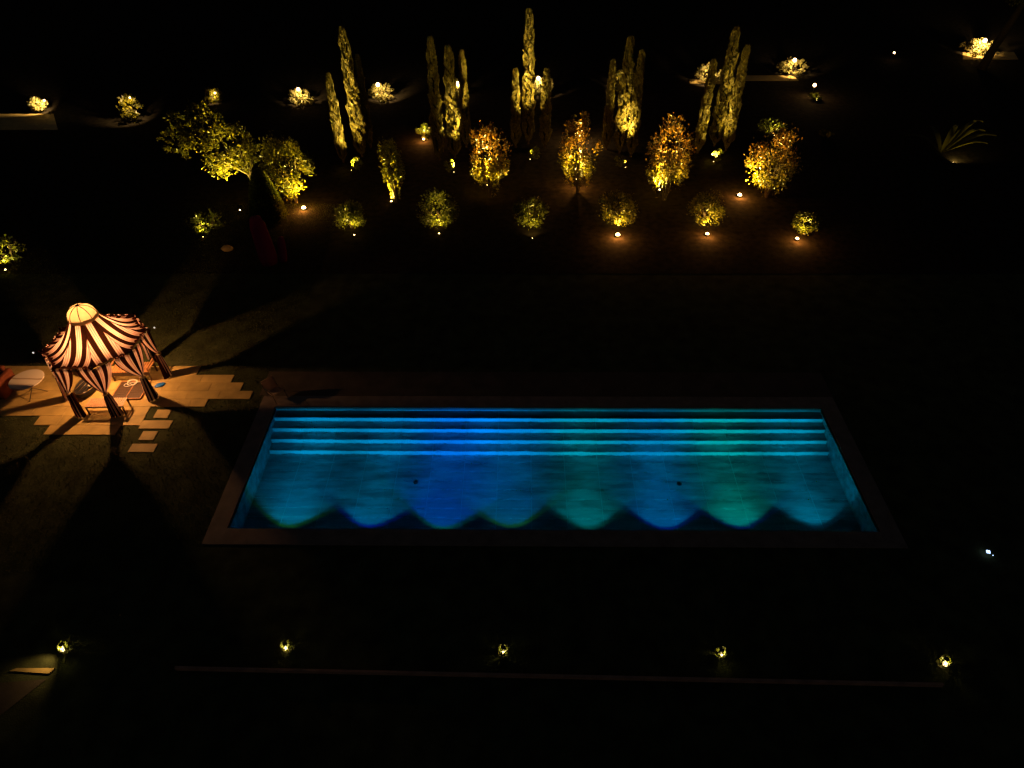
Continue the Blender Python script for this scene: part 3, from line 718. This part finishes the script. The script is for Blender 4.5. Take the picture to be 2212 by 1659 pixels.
# cypresses
def cyp(u, v, vt, wd, lab):
    p = G(u, v); h = height(p, u, vt) if vt > 0 else 9; s_ = (974.8+.75*(v-829.5))/17
    # apparent lean: a vertical tree, so its top is taken from the row height alone
    cypress(p, h, wd/s_/2*.76, lab)
cl = ['left-hand', 'second', 'middle', 'fourth', 'right-hand']
clumpsC = [[(742, 350, 160, 24), (782, 338, 60, 32), (801, 318, 120, 18)], [(950, 345, 80, 30), (983, 340, 100, 34), (1008, 318, 110, 22)],
           [(1114, 318, 150, 22), (1141, 310, 20, 30), (1177, 318, 150, 26)], [(1309, 322, 130, 22), (1338, 330, 80, 32), (1362, 338, 110, 26)],
           [(1507, 330, 130, 24), (1543, 315, 60, 34), (1568, 325, 100, 26)]]
for i, c in enumerate(clumpsC):
    for j, (u, v, vt, wd) in enumerate(c):
        cyp(u, v, vt, wd, f'{("left", "tallest", "right")[j]} cypress of the {cl[i]} clump of three')
cyl = [((765, 358), 520, 'left-hand'), ((972, 362), 480, 'second'), ((1140, 335), 480, 'middle'), ((1332, 352), 480, 'fourth'), ((1535, 340), 500, 'right-hand')]
for i, ((u, v), pw, nm) in enumerate(cyl):
    p = G(u, v); c = clumpsC[i][1]; q = G(c[0], c[1])
    uplight(Vector(((p.x if i in (0, 4) else q.x+.1), p.y-.8, 0)), (q.x, q.y-.1, (4.2, 2.6, 4.6, 2.8, 4.2)[i]), pw*(4.4 if i in (0, 4) else 6.0), f'spotlight in front of the {nm} cypress clump', (1, .66, .13), 80 if i in (0, 4) else 38, .02)
    shrub('foot_plant', Vector(((p.x if i in (0, 4) else q.x+.1)+(-.28 if i % 2 else .28), p.y-.55, 0)), .75, .34, 240, .06, M['leaf_green'], f'small leafy plant at the spotlight of the {nm} cypress clump', 'plant', 'leafy plants at the cypress spotlights', 3, .02, 50+i, 12)

# spreading tree on the left, uplit, and the dark cone in front of it
p = G(566, 440)
t = empty('spreading_tree', (p.x, p.y, GZ)); tag(t, 'wide spreading tree with yellow-lit crown left of the tall shrubs', 'tree')
for c, r, n in (((-2.5, .9, 3.9), (1.7, 1.4, 1.2), 1300), ((-1.1, .3, 2.9), (1.6, 1.4, 1.4), 2200), ((.1, .2, 2.5), (1.1, 1.0, 1.1), 1000), ((-3.6, .3, 3.3), (1.0, .9, .8), 700)):
    P, U = clumps_in(n, c, r, 30, .11); N = U+rng.normal(size=U.shape)*.6
    obj('foliage', leaf_mesh('foliage', P, N, .075*(.6+.8*rng.random(n)), M['leaf_olive']), t)
b = MB(); b.tube([(0, 0, 0), (-.1, .1, 1.0), (-.5, .2, 1.9)], [.12, .1, .07], 8)
for q in ((-1.6, .8, 3.2), (-2.6, .2, 3.0), (.2, .4, 2.8), (-.8, .9, 3.4), (-1.8, -.3, 2.9)): b.tube([(-.3, .15, 1.6), ((q[0]-.3)/2, (q[1])/2, (q[2]+1.7)/2), q], [.06, .04, .012], 6)
b.build('trunk', M['bark'], t)
uplight(p+Vector((-.9, -.9, 0)), (p.x-1.6, p.y+.4, 3.3), 2800, 'spotlight hidden behind the dark cone bush under the spreading tree', (1, .74, .12), 100, .04)
p = G(582, 470); t = empty('cone_bush', (p.x, p.y, GZ)); tag(t, 'dark unlit cone-shaped bush in front of the spreading tree', 'bush')
n = 6000; f = rng.random(n); a = rng.random(n)*2*PI; rr = .95*(1-f)**.5*(.85+.2*rng.random(n)); P = np.stack([rr*np.cos(a), rr*np.sin(a), .05+f*2.6], 1)
N = np.stack([np.cos(a), np.sin(a), np.ones(n)*.6], 1)+rng.normal(size=(n, 3))*.3; obj('foliage', leaf_mesh('foliage', P, N, .06*(.6+.8*rng.random(n)), M['leaf_green']), t)
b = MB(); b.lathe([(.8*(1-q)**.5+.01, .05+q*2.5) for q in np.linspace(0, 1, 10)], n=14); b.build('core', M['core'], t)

# far row of bright bushes
def bollard(u, v, h, r, label, pw=40, m_='bulb', front=.15, aim=None):
    p = G(u, v, h); t = empty('bollard_lamp', (p.x, p.y, GZ)); tag(t, label, 'lamp')
    b = MB(); b.tube([(0, 0, 0), (0, 0, h-r)], .014, 8); b.build('post', M['metal'], t)
    b = MB(); b.lathe([(r*math.sin(f), h-r*math.cos(f)) for f in np.linspace(.01, PI-.01, 10)], n=16); b.build('globe', M[m_], t, True)
    if pw:
        if aim: 
            a_ = Vector(aim)-Vector((p.x, p.y, 0)); n_ = a_.normalized()*.0; l0 = Vector((0, 0, h))+(a_-Vector((0, 0, h))).normalized()*(r+.05)
            spot(t, l0, a_, pw, (1, .66, .28), 84, 1.0, .08, 'light')
        else:
            d = bpy.data.lights.new('light', 'POINT'); d.energy = pw; d.color = (1, .55, .18); d.shadow_soft_size = .1
            o = bpy.data.objects.new('light', d); COL.objects.link(o); o.parent = t; o.location = (0, -r-front, h+.12)
    return t
# bush foot (u, v), width, height px ; lamp (u, v), radius, power
far = [(90, 240, 36, 30, 95, 216, .06, 460, 'bush above the pale path at the left edge', 'first'), (290, 262, 50, 58, 280, 210, .05, 260, 'spiky bush beyond the spreading tree, second of the far row', 'second'),
       (465, 222, 34, 34, 464, 200, .06, 220, 'small bush straight above the spreading tree', 'third'), (655, 226, 56, 34, 644, 192, .11, 420, 'bright bush between the spreading tree and the left-hand cypresses', 'fourth'),
       (829, 216, 56, 34, 816, 182, .13, 460, 'bright bush just right of the left-hand cypresses', 'fifth'), (990, 202, 34, 30, 988, 180, .15, 380, 'bright bush behind the second cypress clump', 'sixth'),
       (1168, 206, 50, 42, 1163, 168, .12, 480, 'bright bush behind the middle cypress clump', 'seventh'), (1342, 200, 56, 50, 1352, 165, .08, 300, 'bush behind the fourth cypress clump', 'eighth'),
       (1528, 180, 62, 40, 1540, 146, .09, 460, 'bush behind the right-hand cypress clump', 'ninth'), (1708, 162, 60, 34, 1717, 129, .13, 460, 'bush past the right-hand end of the shrub rows', 'tenth'),
       (2108, 118, 64, 36, 2128, 87, .15, 1300, 'farthest bright bush near the dark leaning trunk', 'eleventh')]
for i, (u, v, wd, ht, lu, lv, lr, pw, lab, nm) in enumerate(far):
    p = G(u, v); s_ = (974.8+.75*(v-829.5))/17; h = max(.9, height(p, u, v-ht)); r = wd/s_/2
    shrub('garden_bush', p, h, r, 900, .10, M['leaf_pale'] if i not in (1, 2, 7) else M['leaf_olive'], lab, 'bush', 'lit bushes of the far row', 4, .02, 70+i, 26, 'ball', .16)
    d_ = CAM_R @ Vector((lu-CX, -(lv-CY), -FPX)); yb_ = p.y-r*1.25; hl = CAM_H+d_.z*(yb_/d_.y)
    bollard(lu, lv, max(.45, hl), lr, f'globe lamp at the {nm} bush of the far row, counted from the left', pw*2.4, aim=(p.x, p.y-r*.1, h*.5))

# other small plants and lights
def mini(u, v, wd, ht, pw, lab, lm='leaf_green', glass=.07, col=(1, .72, .2), n=900, name='garden_bush'):
    p = G(u, v); s_ = (974.8+.75*(v-829.5))/17; h = max(.3, height(p, u, v-ht)); r = wd/s_/2
    shrub(name, p, h, r, n//2, .08, M[lm], lab, 'bush', None, 4, .02, int(u), 18, 'ball')
    if pw: uplight(p+Vector((.0, -r*.8, 0)), (p.x, p.y, h), pw, 'spotlight at the '+lab, col, 130, glass)
mini(30, 570, 74, 60, 420, 'lit bush at the left edge above the cabana', 'leaf_green', .04)
mini(450, 500, 74, 40, 160, 'dim bush below the spreading tree', 'leaf_green', .02)
mini(917, 298, 36, 30, 260, 'small green plant left of the second cypress clump', 'leaf_green', .08)
mini(1665, 285, 66, 24, 160, 'dim bush behind the broad right-hand shrub', 'leaf_green', .02)
mini(1760, 215, 26, 14, 30, 'tiny plant under the single lamp past the far row', 'leaf_green', .02)
mini(1785, 293, 30, 10, 14, 'low faint tuft at the right end of the garden', 'leaf_olive', .02)
# single bollard lamps
bollard(1760, 183, .8, .11, 'single glowing globe lamp right of the far row of bushes')
bollard(1255, 279, .8, .11, 'glowing lamp behind the top of the orange-topped shrub', 120)
bollard(1932, 113, .6, .07, 'small cool white lamp alone in the dark at top right', 0)

# pale paths at the far edge
for (a, c, y0, y1, m_) in (((-120), 125, 246, 280, 'stone'), (1490, 1570, 172, 180, 'stone'), (1610, 1725, 163, 174, 'stone'), (2080, 2200, 112, 128, 'stone')):
    q = [G(a, y1), G(c, y1), G(c-10, y0), G(a, y0)]; b = MB(); b.add([(k.x, k.y, GZ+.03) for k in q]+[(k.x, k.y, GZ-.1) for k in q], [(0, 1, 2, 3), (0, 4, 5, 1), (1, 5, 6, 2), (2, 6, 7, 3), (3, 7, 4, 0)])
    tag(b.build('path', M[m_]), kind='structure')
# dark leaning trunk at top right
p = G(2120, 150); b = MB(); b.tube([(0, 0, 0), (.3, .1, 1.5), (.9, .2, 3.4), (1.2, .2, 5.0)], [.35, .3, .26, .2], 10); t = empty('dark_tree', p); tag(t, 'dark leaning tree in front of the farthest bright bush', 'tree')
b.build('trunk', M['bark'], t, True); P, U = clumps_in(3500, (1.4, .2, 5.6), (1.8, 1.8, 1.3), 24); obj('crown', leaf_mesh('crown', P, U+rng.normal(size=U.shape)*.5, .09*(.6+.8*rng.random(3500)), M['leaf_green']), t)
# agave-like plant with long arching leaves, faintly lit
p = G(2030, 335); t = empty('agave_plant', (p.x, p.y, GZ)); tag(t, 'large dim plant with long arching leaves on the dark lawn at the right', 'plant')
for i, (L, az, rise) in enumerate(((4.0, .62, 1.3), (3.4, .45, 1.0), (3.8, .30, .8), (2.6, .9, 1.1), (2.8, .12, .6), (2.4, 1.6, .9), (2.2, 2.6, .8))):
    P = []
    for s in np.linspace(0, 1, 12):
        wdt = .16*math.sin(PI*min(1, s*.85+.12)); r = L*s; zz = .1+rise*math.sin(s*PI*.72); ca, sa = math.cos(az), math.sin(az)
        P.append([(r*ca-sa*wdt*q, r*sa+ca*wdt*q, zz-abs(q)*.0+(.06 if q else 0)) for q in (-1, 0, 1)])
    b = MB(); b.grid(P); o = b.build('leaf', M['leaf_olive'], t, True)
uplight(p+Vector((.2, -1.2, 0)), (p.x+1.8, p.y+.6, 1.0), 220, 'tiny spotlight at the arching plant on the right', (1, .7, .2), 120, .015)

# closed maroon parasols and a small stone by the dark lawn
for (u, v, u2, vt, r, lab) in ((585, 572, 549, 466, .42, 'closed maroon parasol leaning on the dark lawn right of the dim bush'), (612, 565, 606, 510, .2, 'slim closed maroon parasol right of the larger one')):
    p = G(u, v); h = height(p, u, vt); e = CAM_R @ Vector((u2-CX, -(vt-CY), -FPX)); tx = e.x*(p.y/e.y)-p.x
    t = empty('closed_parasol', (p.x, p.y, GZ)); tag(t, lab, 'parasol')
    b = MB(); b.tube([(0, 0, 0), (tx, 0, h)], .03, 8); b.build('pole', M['metal'], t)
    b = MB(); b.tube([(tx*q, 0, h*q) for q in (.06, .2, .5, .8, .97, 1)], [r*.9, r, r*.95, r*.85, r*.6, .05], 14); b.build('canopy', M['maroon'], t, True)
p = G(492, 541); b = MB(); b.lathe([(.001, 0), (.2, .02), (.26, .12), (.15, .24), (.001, .27)], n=9, sx=1.2, sy=.8); o = b.build('boulder', M['stone'], None, True); o.location = p; tag(o, 'small pale boulder below the dim bush on the dark lawn', 'boulder')

# bottom: kerb line, five small lights in grass rings
pa, pb = G(380, 1445), G(2035, 1481)
b = MB(); b.add([(pa.x, pa.y-.03, .10), (pb.x, pb.y-.03, .10), (pb.x, pb.y+.03, .10), (pa.x, pa.y+.03, .10), (pa.x, pa.y-.03, -.2), (pb.x, pb.y-.03, -.2), (pb.x, pb.y+.03, -.2), (pa.x, pa.y+.03, -.2)],
                [(0, 1, 2, 3), (0, 4, 5, 1), (1, 5, 6, 2), (2, 6, 7, 3), (3, 7, 4, 0)])
o = b.build('edging_strip', mat('brown_edging', (.46, .27, .18), .8, .1, var=.3, scale=3)); tag(o, 'thin low stone edging running along the bottom lawn', 'edging')
for i, (u, v, pw, gl) in enumerate(((132, 1392, 16, .06), (615, 1390, 8, .05), (1087, 1398, 5, .03), (1560, 1404, 6, .03), (2045, 1423, 10, .07))):
    p = G(u, v, .25); t = empty('grass_tuft', (p.x, p.y, GZ)); pos_ = ['at the left end', 'second from the left', 'in the middle', 'second from the right', 'at the right end'][i]
    tag(t, f'ring of lit grass, {pos_} of the bottom row', 'grass tuft', 'grass rings round the lawn lights')
    n = 800; a = rng.random(n)*2*PI; rr = .085+.05*rng.random(n); P = np.stack([rr*np.cos(a), rr*np.sin(a), .04+.20*rng.random(n)], 1)
    N = np.stack([np.cos(a)*.3, np.sin(a)*.3, np.ones(n)], 1)+rng.normal(size=(n, 3))*.25
    obj('blades', leaf_mesh('blades', P, N, .035*(.6+.8*rng.random(n)), M['leaf_green'], 4), t)
    t2 = empty('lawn_light', (p.x, p.y, GZ)); tag(t2, f'hooded lawn light in grass, {pos_} of the bottom row', 'garden light', 'lawn lights along the bottom edging')
    b = MB(); b.tube([(0, 0, 0), (0, 0, .26)], .02, 10); b.build('post', M['metal'], t2)
    b = MB(); b.lathe([(.001, .30), (.06, .29), (.065, .26), (.04, .255)], n=16); b.build('hood', M['metal'], t2)
    b = MB(); b.lathe([(gl*.8, .0), (gl*.9, .03), (.001, .05)], (0, -.06, .10), n=12); b.build('lens', M['bulb'], t2, True)
    d = bpy.data.lights.new('light', 'POINT'); d.energy = pw; d.color = (1, .78, .22); d.shadow_soft_size = .03
    l_ = bpy.data.objects.new('light', d); COL.objects.link(l_); l_.parent = t2; l_.location = (.0, -.055, .17)
pl_ = G(132, 1392, .25); q_ = G(75, 1446, .1)
for o_ in [o for o in bpy.data.objects if o.name == 'lawn_light']:
    spot(o_, (-.12, -.06, .34), (q_.x-pl_.x, q_.y-pl_.y, .1), 26, (1, .60, .22), 100, .8, .04, 'light')
# lit ledge and path at bottom left
q = [G(20, 1449, .0), G(106, 1455, .0), G(119, 1443, .0), G(36, 1443, .0)]
b = MB(); b.add([tuple(k) for k in q]+[(k.x, k.y, -.2) for k in q], [(0, 1, 2, 3), (0, 4, 5, 1), (1, 5, 6, 2), (2, 6, 7, 3), (3, 7, 4, 0)]); o = b.build('stone_ledge', M['stone']); tag(o, 'pale stone ledge by the lawn light at the bottom left corner', 'ledge')
q = [G(-160, 1640), G(-20, 1560), G(100, 1466), G(0, 1474), G(-60, 1500)]; b = MB(); b.add([(k.x, k.y, GZ+.01) for k in q], [(0, 1, 2, 3, 4)]); tag(b.build('path', M['path']), kind='structure')
# small cool LED ornament
p = G(2135, 1192, .1); t = empty('led_ornament', (p.x, p.y, GZ)); tag(t, 'tiny bluish four-lobed light on the dark lawn at the right', 'light ornament')
b = MB(); b.tube([(0, 0, 0), (0, 0, .1)], .01, 6); b.build('stake', M['metal'], t)
for k in range(4):
    f = k*PI/2+.5; b = MB(); b.lathe([(.03*math.sin(g_), .03*-math.cos(g_)) for g_ in np.linspace(.01, PI-.01, 7)], (.035*math.cos(f), .035*math.sin(f), .13), 10); b.build('petal', M['bulb_cool'], t, True)
b = MB(); b.lathe([(.015*math.sin(g_), .015*-math.cos(g_)) for g_ in np.linspace(.01, PI-.01, 7)], (.13, -.07, .06), 8); b.build('bead', M['bulb_cool'], t, True)

# ---------------------------------------------------------------- grass around the cabana
n = 110000
x = rng.uniform(-24, X0-CW, n); y = rng.uniform(11, 34, n)
ok = np.ones(n, bool)
for r, (xa, xb) in enumerate(spans):
    ok &= ~((x > xa-.03) & (x < xb+.03) & (y > rowsY[r+1]-.03) & (y < rowsY[r]+.03))
ok &= ~((y > Y1+CW) & (y < yb) & (x > spans[3][1]+.25))
for o_ in bpy.data.objects:
    if o_.name.startswith('stepping_stone'):
        ox, oy = o_.location.x, o_.location.y; ok &= ~((abs(x-ox) < .62) & (abs(y-oy) < .24))
x = x[ok]; y = y[ok]; n = len(x)
P = np.stack([x, y, np.full(n, GZ+.02)], 1); N = rng.normal(size=(n, 3))*.5; N[:, 2] = 1
tag(obj('grass', leaf_mesh('grass', P, N, .03*(.6+.8*rng.random(n)), M['grass'], 4)), kind='stuff')
